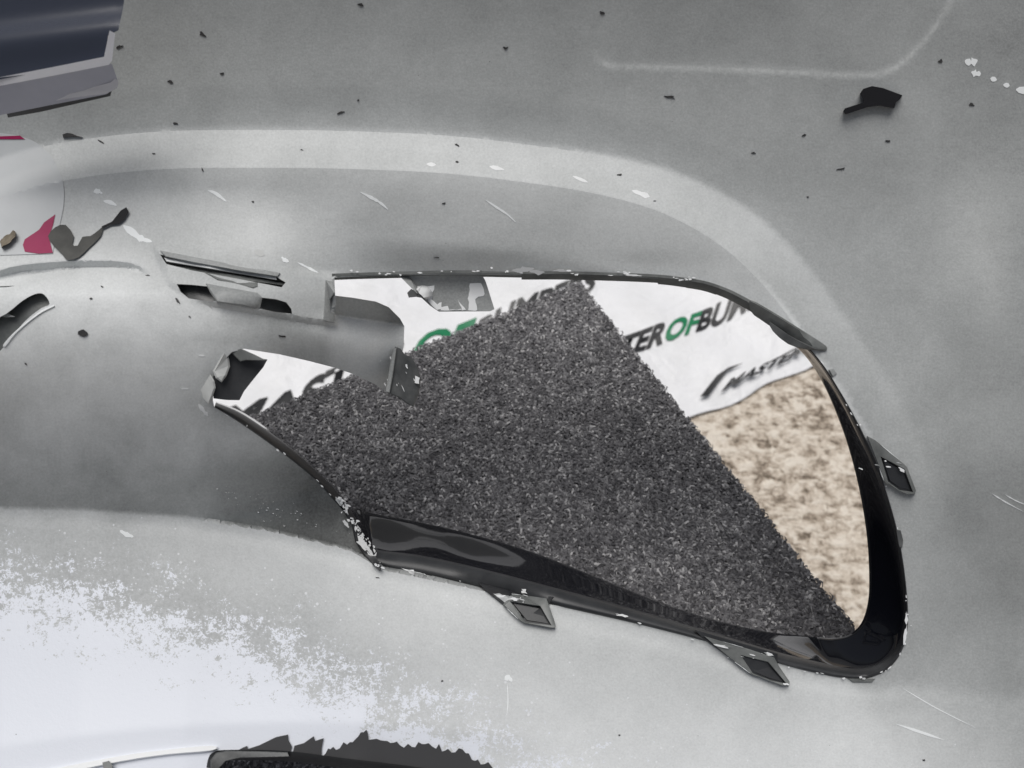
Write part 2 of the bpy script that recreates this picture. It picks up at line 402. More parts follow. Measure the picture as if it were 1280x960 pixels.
HOLE = np.vstack([RIM_TOP, RIM_R, RIM_B, RIM_L, [(266, 500), (268, 478), (278, 452), (290, 440), (305, 436), (350, 443), (385, 451), (418, 459.5), (440, 467), (468, 480), (484, 491), (493, 494), (498, 470), (504.5, 432), (505.5, 408), (500, 398), (486, 384), (470, 377), (440, 372), (419, 369.5), (418.5, 360)]])
EMBOSS = curve([(742, -60), (742, 10), (741, 50), (746, 72), (765, 83), (830, 85), (950, 89), (1075, 95), (1115, 88), (1142, 66), (1168, 36), (1190, 0), (1215, -60), (980, -75)], 4, True)
GROOVE = curve([(-60, 395), (-20, 350), (10, 334), (60, 327), (110, 325), (150, 326), (172, 331), (188, 346), (150, 343), (100, 344), (55, 352), (25, 364), (-10, 392), (-50, 430)], 4, True)
BLOCK = np.array([(195, 309), (262, 322), (352, 338), (418, 347), (418, 403), (392, 401), (340, 392), (262, 378), (214, 355)], float)
SLOT1 = np.array([(200, 318), (262, 330), (322, 342), (347, 347), (357, 353), (352, 359), (300, 349), (240, 338), (208, 330)], float)
SLOT2 = np.array([(221, 355), (240, 356), (259, 358), (271, 376), (262, 377), (236, 373), (226, 365)], float)
SLOT3 = np.array([(327, 372), (345, 374), (358, 378), (364, 386), (365, 392), (344, 390), (322, 385)], float)
VENT = curve([(-40, 428), (-22, 408), (8, 392), (28, 376), (44, 367.5), (55, 368), (62, 380), (52, 385), (36, 397), (22, 412), (8, 430), (-12, 446)], 3, True)
GRILLE = np.array([(266, 944), (275, 941), (330, 942), (372, 944), (425, 951), (500, 960), (560, 968), (640, 985), (760, 1030), (760, 1110), (262, 1110)], float)

def band_d(x, y): return segdist(x, y, BAND)
def height(x, y):
    x = np.asarray(x, float); y = np.asarray(y, float)
    d = band_d(x, y); out = np.clip(d, 0, None)
    along = smooth(680, 380, y)                                   # the step fades out down the right side
    wid = 46+8*smooth(700, 1000, x)
    r = np.clip(out/wid, 0, 1)
    prof = np.where(r < .5, r*1.36, .68+.32*(r-.5)*2)
    wv = .021*along*(1-prof)
    # upper wall leans over towards the viewer
    u = np.clip(out-wid*.85, 0, None)*PX
    wt = (.30+.70*smooth(420, 120, y)*smooth(1500, 700, x))*(1-.8*smooth(650, 950, y))
    wv = wv+wt*(.10*u*smooth(0, .03, u)+1.45*u*u)*np.where(x > 900, 1-.35*smooth(900, 1280, x), 1)
    # inner face below the band
    ins = np.clip(-d, 0, None); top = smooth(420, 340, y)
    wv = wv-(.0075*smooth(0, 135, ins)+.010*smooth(85, 150, ins)*smooth(390, 560, x))*smooth(820, 560, y)
    # swollen panel on the left
    yc = np.interp(x, FOOT[:, 0], FOOT[:, 1])
    dome_top = 372-6*np.cos((x-200)/160)
    Wb = 1-smooth(250, 480, x)
    yy = np.minimum(np.maximum(y, dome_top), yc)
    pb = .037*(1-((yy-430)/205)**2)+.0008*np.clip(0, 1, 0)
    wv = wv+Wb*pb*smooth(232, 376, y)+.0065*Wb*np.clip((y-dome_top+28)/28, 0, 1)*smooth(640, 400, y)
    # pinch at the inner corner of the opening and down the neck
    wv = wv-.038*smooth(240, 450, x)*smooth(500, 660, y)*smooth(700, 560, x)*(y < yc)
    # the arm: its upper flange curls towards the viewer, its end dips away
    flange_y = 402-(478-x)*.15
    am = smooth(414, 420, x)*(x < 530)*(y > 362)*(y < 510)
    roll = smooth(300, 420, x)*(x < 530)*(y > 366)*(y < 510)
    wv = wv+am*(.021*np.clip((flange_y-y)/27, 0, 1)-.010*smooth(450, 508, x))+roll*(.00011*np.clip(y-flange_y, 0, 24)-7e-6*np.clip(y-(flange_y+24), 0, 90)**2)
    # floor below
    v = np.clip(y-yc, 0, None)*PX
    fl = (.22*v*smooth(0, .012, v)+.9*v*v)*(1-.65*smooth(1050, 1350, x))
    wv = wv+fl
    yf = 903+.00022*(x-370)**2
    wv = wv-.16*np.clip(y-yf, 0, 60)*PX*smooth(760, 560, x)
    # dished right flank
    wv = wv+.022*np.exp(-((x-1265)/95)**2)*smooth(800, 560, y)*smooth(150, 420, y)
    # embossed pad, groove, bracket block
    wv = wv-.0009*smooth(-3, 5, polydist(x, y, EMBOSS))
    wv = wv-.0060*smooth(-1, 12, polydist(x, y, GROOVE))
    wv = wv+.0030*smooth(-7, 3, polydist(x, y, BLOCK))
    return wv
print('building shell')
G = 6.0
gx, gy = np.meshgrid(np.arange(-150, 1431, G), np.arange(-140, 1101, G)); gy = gy.astype(float); gy[:, ::2] += G/2; gy = np.clip(gy, -140, 1100)
gx = gx.ravel(); gy = gy.ravel(); near = np.abs(band_d(gx, gy)) < 4
gx, gy = gx[~near], gy[~near]
extra = [np.c_[gx, gy]]
bl = resample(BAND, 5, False)
for off in (-1.2, 1.2, 23, 46):
    t = np.gradient(bl, axis=0); t /= np.linalg.norm(t, axis=1, keepdims=True); extra.append(bl+np.c_[t[:, 1], -t[:, 0]]*off)
for pl, cl in ((BLOCK, 1), (GROOVE, 1), (EMBOSS, 1), (FOOT, 0)):
    rp = resample(pl, 5, bool(cl)); t = np.gradient(rp, axis=0); t /= np.linalg.norm(t, axis=1, keepdims=True)+1e-9
    for off in ((-13, -9, -5, -1, 1, 5, 9, 13) if pl is GROOVE else (-8, -5, -3, 2, 5, 8) if pl is BLOCK else (-3, 2)): extra.append(rp+np.c_[t[:, 1], -t[:, 0]]*off)
for pl in ([(420, 393.3), (450, 397.8), (478, 402), (503, 405.7)], [(xx, 372-6*math.cos((xx-200)/160)) for xx in range(-145, 340, 12)]):
    rp = resample(pl, 4, False)
    for off in (-1.5, 1.5): extra.append(rp+[0, off])
extra = np.vstack(extra); extra = extra[(np.abs(extra[:, 0]-640) < 788) & (np.abs(extra[:, 1]-480) < 618)]
OUT = resample([(-150, -140), (1430, -140), (1430, 1100), (-150, 1100)], 12)
def jag(poly, amp, step=4):
    p = resample(poly, step); return p+rng.normal(0, amp, p.shape)
HOLES = [resample(HOLE, 5), resample(SLOT1, 4), resample(SLOT2, 4), resample(SLOT3, 4), resample(VENT, 4), resample(GRILLE, 6)]
sv, sf = triangulate(OUT, HOLES, 0, extra)
wv = height(sv[:, 0], sv[:, 1])
n = len(sv)
bumper_at = P(640, 480, 0)
bumper = thing('car_bumper', 'large grey oversprayed car bumper back with a black rimmed fog lamp opening', 'car bumper', tuple(bumper_at))
be = boundary(sf)
F = [tuple(t) for t in sf]+[tuple(int(i)+n for i in t[::-1]) for t in sf]+[(b, a, a+n, b+n) for a, b in be]
V = np.vstack([P(sv[:, 0], sv[:, 1], wv), P(sv[:, 0], sv[:, 1], wv-.0024)])
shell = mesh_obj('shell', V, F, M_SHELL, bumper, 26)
def set_attr(name, arr, typ='FLOAT'):
    at = shell.data.attributes.new(name, typ, 'POINT')
    at.data.foreach_set('vector' if typ == 'FLOAT_VECTOR' else 'value', np.asarray(arr, np.float32).ravel())
x, y = sv[:, 0], sv[:, 1]
d = band_d(x, y)
over = np.full(n, .52)
over += .17*smooth(-1.5, 1.5, d)*smooth(54, 45, d-8*smooth(700, 1000, x))*smooth(540, 270, y)      # paler along the step
over += .10*smooth(850, 1000, y+.15*x-100)*(x > 0)                       # paler on the floor
over -= .05*smooth(330, 30, y)*smooth(20, 60, d)
fl = np.interp(x, FOOT[:, 0], FOOT[:, 1])
over += .20*np.clip((y-fl+2)/(5+170*smooth(1050, 1170, x)), 0, 1)*(1-.5*smooth(1150, 1300, x))
over -= .16*smooth(150, 300, x)*smooth(600, 380, x)*smooth(300, 350, y)*(y < fl)*smooth(660, 560, y)*.6
over += .05*smooth(300, 100, x)*smooth(300, 340, y)*smooth(600, 400, y)
WL = np.array([(-200, 715), (0, 735), (150, 764), (260, 794), (380, 838), (480, 876), (560, 915), (640, 955), (760, 1010), (1500, 1200)], float)
over += (.25*smooth(320, 400, y)+.13*smooth(1.5, -1.5, d)*smooth(400, 320, y))*(d < 2)*(y < fl)*smooth(640, 500, y)*(x < 1100)+.10*smooth(260, 120, x)*smooth(300, 335, y)*smooth(390, 366, y)
over += (.26*smooth(400, 420, x)-.34*smooth(462, 505, x)-.40*smooth(416, 420, x)*smooth(1, -1, y-(402-(478-x)*.15)))*(x < 530)*(y > 366)*(y < 510)  # bare flange plastic; the arm's light and shade also deepened in the colour
over -= .26*smooth(270, 420, x)*smooth(500, 620, y)*(y < fl)*(x < 500)+.06*smooth(560, 640, y)*(y < fl)*(x < 500)  # deep shadow of the neck and above the crease, put into the colour
for sx_, sy_, ax_, ay_, am_ in ((345, 402, 60, 18, -.16), (285, 425, 55, 9, -.12), (330, 548, 70, 24, .13), (150, 470, 90, 30, .07), (250, 385, 40, 12, .06), (640, 318, 70, 9, -.12), (820, 322, 80, 10, -.10), (1185, 640, 40, 60, -.08), (1115, 500, 22, 70, .06)):
    over += am_*np.exp(-((x-sx_)/ax_)**2-((y-sy_)/ay_)**2)
over -= .09*smooth(1140, 1290, x)+.05*smooth(900, 1200, x)*smooth(420, 200, y)
wd = (y-np.interp(x, WL[:, 0], WL[:, 1]))/62.0
wd = np.where(y < fl-1, -6, wd)
over -= .27*np.exp(-((wd+.3)/1.15)**2)*smooth(760, 250, x)*(y > fl)+.06*smooth(600, 200, x)*(y > fl)
cl = np.full(n, .30); cl += .36*(x < 480)*(y > 380)*(y < 660)
set_attr('overspray_shade', np.r_[over, over]); set_attr('topcoat', np.r_[wd, wd]); set_attr('cloud', np.r_[cl, cl])
pl = np.c_[x, y, np.zeros(n)]/100; set_attr('place', np.vstack([pl, pl+[0, 0, .3]]), 'FLOAT_VECTOR')

def on(off): return lambda a, b: height(a, b)+off
def at_w(px, py): return float(height(np.array([px], float), np.array([py], float))[0])

# ------------------------------------------------------------------ black return wall round the opening
pairs = [  # rim x, y | inner edge x, y | lip fraction | depth
 (940, 383, 962, 400, .30, 0.007), (985, 411, 990, 428, .35, 0.012), (1022, 447, 1012, 452, .30, 0.019), (1050, 489, 1032, 486, .28, 0.016), (1078, 540, 1052, 534, .30, 0.018), (1100, 592, 1067, 582, .20, 0.019), (1117, 645, 1078, 632, .14, 0.020),
 (1127, 690, 1084.5, 680, .10, 0.020), (1133, 735, 1086.5, 725, .10, 0.020), (1135, 775, 1085, 752, .10, 0.020), (1131, 803, 1079, 774, .12, 0.021), (1121, 824, 1070, 787, .16, 0.022), (1104, 840, 1058, 795, .20, 0.023), (1080, 848, 1042, 797.5, .24, 0.025), (1055, 847, 1022, 796.5, .28, 0.027),
 (1035, 844, 1003, 794.5, .32, 0.040), (985, 832, 950, 788, .38, 0.043), (900, 806, 870, 768, .42, 0.046), (800, 780, 780, 735, .40, 0.050), (690, 755, 676, 694, .36, 0.050), (600, 734, 590, 668, .36, 0.050), (530, 717, 520, 652, .34, 0.050), (480, 708, 462, 641, .30, 0.046),
 (462, 693, 450, 636, .28, 0.037), (446, 665, 438, 634, .80, 0.042), (432, 642, 430, 624, .80, 0.028), (415, 622, 422, 612, .80, 0.021), (395, 600, 402, 592, .80, 0.018), (365, 575, 373, 565, .80, 0.018), (330, 549, 338, 538, .80, 0.017), (295, 525, 301, 514, .80, 0.015), (268, 509, 270, 502, .80, 0.011)]
pc = curve(pairs, 6)
rim = pc[:, :2]; inn = pc[:, 2:4]; lf = pc[:, 4]; dep = pc[:, 5]
w0 = height(rim[:, 0], rim[:, 1])
def strip(name, prof, material, back=.0016, smooth_ang=60):
    rows = []
    for tfun, wfun in prof:
        t = tfun(lf)[:, None]; p = rim*(1-t)+inn*t; rows.append((p, w0+wfun(dep)))
    k = len(rows); m = len(rim)
    V = [P(p[:, 0], p[:, 1], ww) for p, ww in rows]+[P(p[:, 0], p[:, 1], ww-back) for p, ww in rows]
    F = []
    for i in range(k-1):
        for j in range(m-1):
            a = i*m+j; F.append((a, a+1, a+m+1, a+m)); b = a+k*m; F.append((b+m, b+m+1, b+1, b))
    for j in range(m-1):
        F.append((j+1, j, j+k*m, j+1+k*m)); a = (k-1)*m+j; F.append((a, a+1, a+1+k*m, a+k*m))
    return mesh_obj(name, np.vstack(V), F, material, bumper, smooth_ang)
lipp = strip('rim_lip', [(lambda l: l*-.04, lambda d: .0002+0*d), (lambda l: l*.06, lambda d: .0012+0*d), (lambda l: l*.25, lambda d: .0010+0*d), (lambda l: l*.55, lambda d: -.0012+0*d), (lambda l: l*.85, lambda d: -.0035-d*.02), (lambda l: l*1.0, lambda d: -.0050-d*.05), (lambda l: l*1.05, lambda d: -.0075-d*.07)], M_LIP)
wall = strip('opening_wall', [(lambda l: l*1.02, lambda d: -.0070-d*.05), (lambda l: l+(1-l)*.10, lambda d: -.008-d*.14), (lambda l: l+(1-l)*.35, lambda d: -.008-d*.38), (lambda l: l+(1-l)*.65, lambda d: -.008-d*.66), (lambda l: l+(1-l)*.9, lambda d: -.008-d*.88), (lambda l: 1+0*l, lambda d: -.008-d*1.0)], M_GLOSS)

# thin lip along the top of the opening, in short moulded lengths
top_line = curve([(418, 345), (460, 343.5), (500, 342.5), (560, 341), (600, 341), (650, 342), (700, 342), (760, 343.5), (820, 346), (855, 350), (880, 354), (902, 361), (922, 370), (945, 383), (968, 399)], 5)
def ribbon(name, line, width, wt, wb, material, parent=bumper, thick=.0015, up=3.0):
    """folded strip: from the shell edge to `width` below the line, dropping away from the viewer"""
    t = np.gradient(line, axis=0); t /= np.linalg.norm(t, axis=1, keepdims=True); nn = np.c_[-t[:, 1], t[:, 0]]
    hs = height(line[:, 0], line[:, 1]); m = len(line)
    rows = [(line-nn*up, hs+wt), (line+nn*.5, hs+wt*.8), (line+nn*width*.6, hs+wb*.4), (line+nn*width, hs+wb)]
    k = len(rows)
    V = [P(p[:, 0], p[:, 1], ww) for p, ww in rows]+[P(p[:, 0], p[:, 1], ww-thick) for p, ww in rows]; F = []
    for i in range(k-1):
        for j in range(m-1):
            a = i*m+j; F.append((a, a+1, a+m+1, a+m)); b = a+k*m; F.append((b+m, b+m+1, b+1, b))
    for j in range(m-1):
        F.append((j+1, j, j+k*m, j+1+k*m)); a = (k-1)*m+j; F.append((a, a+1, a+1+k*m, a+k*m))
    for j in (0, m-1):
        for i in range(k-1):
            a = i*m+j; q_ = (a, a+m, a+m+k*m, a+k*m); F.append(q_ if j == 0 else q_[::-1])
    return mesh_obj(name, np.vstack(V), F, material, parent, 40)
def piece(x0, x1): 
    xs_ = np.linspace(x0, x1, max(3, int((x1-x0)/5))); return np.c_[xs_, np.interp(xs_, top_line[:, 0], top_line[:, 1])]
for x0, x1, wd_, wt in ((418, 503, 5, .0005), (503, 602, 4, .0009), (602, 655, 5, .0006), (655, 826, 7.5, .0010), (826, 862, 9, .0022), (862, 898, 9.5, .0014), (898, 970, 9, .0008)):
    ribbon('top_lip', piece(x0-3, x1), wd_, wt, -.006, M_MIDP)

# ------------------------------------------------------------------ parts round the opening
E = np.array
# hanging tongue with flaking paint
tongue = slab('tongue', [(497, 342), (600, 341), (606, 352), (617, 386), (612, 388), (549, 388.5), (538, 381), (522, 366)], M_GREY, bumper, on(-.0035), .003, grid=10, bevel=1.2)
slab('snapped_pin', [(509, 366), (514, 361), (524, 366), (530, 373), (520, 371), (511, 372)], M_DARK, bumper, at_w(520, 368)-.005, .003, bevel=.8)
# curved arm reaching into the opening
arm_base = at_w(478, 450)+.006
tip = slab('arm_tip', [(494, 433), (501, 436), (506, 443), (515, 447), (521, 457), (526, 473), (524, 492), (517, 508.5), (509, 505), (498, 497), (484, 491), (487, 470)], M_DARK, bumper, lambda a, b: arm_base-.0055-.00022*np.clip(a-496, 0, None)-.0001*np.clip(480-a, 0, None), .0045, grid=8, bevel=1.8)
slab('arm_rib', [(491, 436), (496, 434.5), (491, 470), (487, 491), (482, 490), (486, 465)], M_GREY, bumper, arm_base-.0028, .003, bevel=1.2)
# block and bosses at the inner corner
wl = at_w(262, 470)
blk = slab('corner_block', [(276, 436), (288, 437), (300, 446), (333, 450), (328, 458), (315, 474), (304, 488), (298.5, 499), (283, 498.5), (268, 497), (266, 480)], M_LIP, bumper, lambda a, b: wl-.0005-.00012*(a-270), .012, grid=8, bevel=1.5)
slab('block_cap', [(285, 436), (302, 436), (318, 443), (333, 450.5), (308, 450.5), (300, 452), (292, 444)], M_MIDP, bumper, wl+.0004, .004, bevel=1)
for pts in ([(280, 440), (286, 447), (287.5, 458), (283, 470), (277, 478), (270, 473), (266, 464)], [(263, 468), (268, 476), (269.5, 485), (266, 495), (261, 505), (254, 498), (251, 487)]):
    slab('faceted_boss', pts, M_BOSS, bumper, lambda a, b: wl+.0060-.00035*np.abs(a-272), .005, bevel=2.2, sharp=15)
# pointed catch on the upper right
hook = curve([(938, 375), (968, 391), (1000, 411), (1028, 429), (1034, 435), (1030, 438.5), (1010, 436), (990, 427), (966, 410), (950, 399), (940, 391)], 3, True)
slab('retaining_catch', hook, M_MIDP, bumper, lambda a, b: height(a, b)+.0045-.0002*np.abs(b-(375+.60*(a-938))), .005, grid=8, bevel=2.0)
slab('catch_web', curve([(962, 402), (985, 418), (1012, 432), (1028, 437), (1008, 437), (985, 430), (966, 414)], 2, True), M_DARK, bumper, lambda a, b: height(a, b)+.0052, .004, bevel=1)

def stroke(pts, wid, name='paint_scratch', material=None, lift=.0002, parent=None):
    c = curve(pts, 4); t = np.gradient(c, axis=0); t /= np.linalg.norm(t, axis=1, keepdims=True)+1e-9; nn = np.c_[-t[:, 1], t[:, 0]]
    k = wid/2*np.sin(np.linspace(.12, np.pi-.12, len(c)))[:, None]*(1+rng.normal(0, .22, (len(c), 1)))
    return slab(name, np.vstack([c+nn*k, (c-nn*k)[::-1]]), material or M_SCR, parent or bumper, on(lift), .0003, sharp=50)
def clip(outline, window, root=None):
    c = np.mean(outline, 0); wc = at_w(*c)
    up_ = E(root or outline, float)
    base = slab('clip_tab', up_, M_LIP, bumper, on(.0016), .0028, bevel=1.0)
    slab('frame', outline, M_MIDP, base, on(.0036), .0022, holes=[window], bevel=0.9)
    wi = E(window, float); wc_ = wi.mean(0); slab('panel', wc_+(wi-wc_)*.92, M_LIP, base, on(.0020), .001, bevel=2.0)
    ol = E(outline, float)
    for i in (1, len(ol)-2): stroke([ol[i]*.9+ol[(i+1) % len(ol)]*.1, (ol[i]+ol[(i+1) % len(ol)])/2, ol[i]*.15+ol[(i+1) % len(ol)]*.85], .7, 'worn_edge', M_SCR, .0040, base)
    return base
clip([(609, 737), (626, 741), (655, 744), (683, 748), (686, 756), (694, 779), (694.5, 785), (688, 785), (655, 779), (650, 776), (630, 757)], [(638, 752), (675, 758), (689, 781.5), (657, 777.5)], [(598, 728), (640, 738), (692, 746), (686, 756), (694, 779), (694.5, 785), (688, 785), (655, 779), (650, 776), (630, 757), (606, 738)])
clip([(880, 795), (900, 801), (935, 811), (968, 822), (972, 830), (987, 852), (986.5, 857), (978, 857.5), (958, 849), (941, 844), (914, 824)], [(926, 819), (960, 828), (983, 854.5), (961, 850), (941, 841.5)], [(868, 787), (920, 802), (972, 817), (972, 830), (987, 852), (986.5, 857), (978, 857.5), (958, 849), (941, 844), (914, 824), (876, 796)])
clip([(1084, 545), (1094, 550), (1130, 580), (1134, 584), (1145, 613), (1143.5, 618), (1134, 618.5), (1118, 610), (1106, 604), (1098, 582)], [(1101, 571), (1130, 586.5), (1141, 615), (1124, 612.5), (1110, 602)])
slab('edge_tab', [(1060, 848), (1094, 848.5), (1090, 853), (1066, 853)], M_MIDP, bumper, on(.001), .002, bevel=.8)
slab('edge_tab', [(1120, 662), (1126, 663), (1129, 675), (1128, 684), (1124, 684)], M_DARK, bumper, on(.0022), .003, bevel=.8)
slab('edge_tab', [(1036, 462), (1042, 461), (1046, 467), (1041, 471)], M_GREY, bumper, on(.002), .003, bevel=.8)
slab('corner_finger', [(424, 624), (433, 630), (441, 652), (452, 672), (469, 694), (477, 709), (475, 714), (466, 706), (452, 690), (444, 677), (440, 658), (430, 640)], M_LIP, bumper, on(.0035), .004, grid=6, bevel=1.2)

# slots of the bracket block
slab('slot_dark_backing', [(192, 308), (404, 333), (404, 404), (200, 392)], M_DARK, bumper, on(-.0075), .002, grid=20)  # dark plate added behind the slots to stand for the shade inside
slab('slot_ledge', [(200, 313), (262, 325), (350, 341), (347, 346), (300, 339), (240, 328), (207, 321)], M_GREY, bumper, on(.0018), .003, bevel=1)
slab('slot_blade', [(205, 322), (262, 331), (345, 346), (346, 350), (262, 336), (208, 327)], M_CHIP, bumper, on(-.0008), .002, bevel=.8)
slab('slot_rail', [(222, 333), (300, 345), (355, 354), (354, 357), (300, 350), (230, 338)], M_MIDP, bumper, on(-.0035), .002, bevel=.8)
slab('slot_bridge', [(257, 354), (272, 357), (322, 366), (328, 372), (325, 385), (318, 386), (290, 381), (271, 378), (263, 366)], M_GREY, bumper, lambda a, b: height(a, b)+.0028-.00005*(b-368)**2*.1, .004, grid=7, bevel=2)
slab('slot_tag', [(256, 341), (322, 353), (322, 358), (316, 360), (272, 350)], M_MIDP, bumper, on(.0006), .002, bevel=.8)
slab('slot_shoulder', [(407, 350), (415, 352), (418.5, 366), (413, 374), (412, 389), (418, 392), (418, 404), (404, 401)], M_GREY, bumper, on(.0028), .003, bevel=1.2)
# vent on the left edge
slab('vent_back', [(-60, 360), (75, 355), (75, 400), (30, 440), (-60, 460)], M_MIDP, bumper, on(-.0055), .002, grid=20)
slab('vent_spike', [(-4, 394), (6, 390), (19, 396), (8, 397)], M_GREY, bumper, on(-.002), .002, bevel=.6)
slab('vent_lip', curve([(4, 431), (16, 417), (34, 401.5), (52, 388), (66, 382), (67, 383.5), (53, 390.5), (35, 403.5), (18, 419), (7, 433)], 3, True), M_SCR, bumper, on(.0008), .0012, bevel=.5)

# ------------------------------------------------------------------ lower grille edge with torn film
gl = curve([(262, 960), (264, 950), (268, 944), (280, 941.5), (330, 941.5), (372, 944), (425, 951), (500, 960), (560, 969), (640, 987), (700, 1010)], 4)
ribbon('grille_lip', gl, 9, .0022, -.006, M_LIP, up=4)
slab('grille_corner', [(263, 950), (270, 941), (284, 938), (360, 940), (362, 946), (300, 948), (282, 952), (270, 966), (263, 980)], M_DARK, bumper, on(.004), .004, bevel=1.2)
def ragged(base, top_, step, amp, seed):
    r = np.random.default_rng(seed); b = resample(base, 8, False); t = resample(top_, step, False)
    t = t.copy(); t[1:-1, 1] += r.normal(0, amp, len(t)-2)-np.where(np.arange(len(t)-2) % 3 == 0, amp*2.2, 0)
    return np.vstack([t, b[::-1]])
for bs, tp_, st_, am, sdx in (([(297, 938), (330, 939), (362, 942)], [(297, 938), (304, 935), (309, 932), (310, 936), (324, 933), (345, 921), (360, 918), (360.5, 926), (365, 933), (362, 942)], 30, 0.4, 1),
                     ([(366, 940), (402, 945)], [(366, 940), (368, 933), (380, 929), (392, 920.5), (394, 928), (404.5, 922), (402, 934), (402, 945)], 30, .4, 2),
                     ([(404, 945), (450, 952), (520, 960), (590, 975), (640, 990)], [(404, 945), (413, 936), (420, 938), (434, 931), (444, 924), (458, 913.5), (461, 924), (480, 926), (500, 931), (515, 934), (531, 929), (545, 935), (560, 941), (578, 938), (590, 948), (601, 954), (615, 958), (640, 990)], 4.5, 1.3, 3)):
    slab('torn_film', ragged(bs, tp_, st_, am, sdx), M_FILM, bumper, on(.0012), .0005, grid=12)
slab('grille_frame', curve([(-60, 985), (60, 962), (150, 945), (210, 937), (265, 932), (266, 939), (210, 944), (150, 953), (60, 972), (-60, 1000)], 3, True), M_CHIP, bumper, on(.002), .003, bevel=1.4)
slab('frame_notch', [(128, 953), (136, 951), (141, 957), (140, 972), (131, 975)], M_MIDP, bumper, on(.0034), .002, bevel=.6)

# ------------------------------------------------------------------ sticker, print and torn tape on the left
stick = slab('sticker', np.vstack([curve([(20, 169), (45, 178), (66, 198), (78, 225), (80, 250), (76, 275), (69, 300), (66, 317)], 4), [(0, 319), (-120, 322), (-120, 160), (0, 166)]]), M_LABEL, bumper, on(.0004), .0003, grid=3.5, sharp=18)
slab('magenta_print', curve([(69, 268), (66, 282), (61, 296), (66, 316), (48, 317), (31, 314.5), (28.5, 306), (31, 299), (49, 287), (55, 278)], 1, True), M_MAG, stick, on(.0007), .0002, grid=7)
slab('magenta_print', [(-40, 172), (10, 170), (25, 169.5), (31, 174), (0, 174), (-40, 175)], M_MAG, stick, on(.0007), .0002, grid=7)
slab('torn_tape', curve([(60, 295), (69, 284), (82, 281), (92, 295), (90, 305), (97, 307), (103, 296), (113, 295), (124, 287), (128, 284), (126, 295), (111, 310), (98, 322), (84, 325), (78, 318), (66, 306)], 2, True), M_TAPE, bumper, on(.0013), .0005, grid=7)
slab('torn_tape', [(127, 283), (140, 277), (151, 263), (158, 259), (161, 265), (155, 275), (148, 280), (138, 281), (128, 286)], M_BLACK, bumper, on(.0018), .0006, grid=7)
# scuffs that scraped down to pale paint
stroke([(607, 250), (622, 260), (634, 268), (645, 278)], 3.2); stroke([(450, 240), (464, 247), (476, 254), (485, 262)], 3.6); stroke([(260, 238), (270, 242), (283, 252)], 4.5)
stroke([(129, 251), (138, 253), (146, 257)], 5); stroke([(154, 282), (164, 289), (176, 298), (190, 302)], 9)
stroke([(117, 240), (122, 239), (128, 242)], 6)
stroke([(1240, 617), (1256, 627), (1280, 640)], 1.6); stroke([(1256, 618), (1270, 626), (1285, 632)], 1.6)
stroke([(1120, 905), (1150, 915), (1180, 925)], 3); stroke([(1128, 860), (1170, 885), (1220, 910)], 1.2)
stroke([(634, 855), (635, 875), (634, 892)], 1.6); stroke([(631, 850), (636, 847), (640, 852)], 7)
stroke([(248, 505), (254, 513), (260, 520)], 6, material=M_CHIP); stroke([(150, 663), (158, 668), (167, 671)], 6)
stroke([(248, 444), (256, 445)], 2.5, material=M_CHIP); stroke([(226, 486), (236, 486)], 2, material=M_CHIP)
stroke([(1206, 76), (1214, 78), (1222, 75)], 9); stroke([(1214, 90), (1220, 92), (1226, 92)], 8); stroke([(1238, 98), (1246, 100)], 6); stroke([(1254, 106), (1262, 107)], 6); stroke([(1270, 112), (1290, 114)], 11)
for pts, wid in (([(533, 205), (545, 206)], 5), ([(612, 208), (630, 212)], 5), ([(716, 220), (735, 228)], 5), ([(790, 238), (812, 246)], 8)): stroke(pts, wid, material=M_CHIP)
stroke([(318, 313), (324, 316), (331, 319)], 8, material=M_BOSS); stroke([(352, 321), (356, 325), (361, 327)], 5); stroke([(372, 328), (384, 334), (398, 341)], 3)

# white chips along the broken edges: bigger ones singly, the rest as one mass
def flake(cx, cy, a, b, rot, k=8, jit=.28):
    t = np.linspace(0, 2*np.pi, k, endpoint=False)+rng.normal(0, .12, k); r = 1+rng.normal(0, jit, k)
    px, py = a*r*np.cos(t), b*r*np.sin(t); c, s = math.cos(rot), math.sin(rot)
    return np.c_[cx+px*c-py*s, cy+px*s+py*c]
big = [(453, 680, 11, 4.2, 1.0, .0042), (465, 697, 7, 3, 1.05, .0042), (424, 628, 7, 1.8, .9, .0022), (432, 655, 6, 1.7, .85, .0042), (516, 715, 13, 2, .22, .0022), (655, 739, 4.5, 2.4, .4, .0022), (643, 749, 5.5, 1.8, .2, .0046), (626, 745, 6, 1.4, -.1, .0046), (777, 769, 8, 1.5, .2, .0022),
       (1132, 795, 2, 13, .12, .0022), (1133, 772, 1.6, 6, .05, .0022), (962, 818, 6, 1.5, .3, .0022), (905, 808, 12, 1.6, .2, .0046), (983, 855, 4, 1.2, .1, .0046), (1128, 588, 5, 1.6, .7, .0046), (654, 337, 11, 3, -.05, .0030), (672, 340, 9, 2.4, .05, .0030), (700, 338, 9, 1.8, .02, .0025), (793, 344, 10, 1.4, .03, .003),
       (529, 367, 0, 0, 0, 0)]
for cx, cy, a, b, r, off in big:
    if a: slab('paint_chip', flake(cx, cy, a, b, r, 12), M_CHIP, bumper, on(off), .0006)
for pts in ([(516, 358), (543, 357), (540, 374), (546, 380), (552, 378), (552, 387), (546, 387), (536, 378), (530, 372)], [(588, 354), (601, 354), (607, 366), (604, 370), (598, 371), (594, 374), (597, 388), (586, 388.5), (586, 374)], [(551, 384), (560, 383), (562, 387.5), (575, 386), (577, 388), (551, 388)], [(572, 374), (577, 380), (583, 387), (577, 388)]):
    slab('paint_chip', jag(pts, .5), M_CHIP, tongue, on(-.0031), .0006)
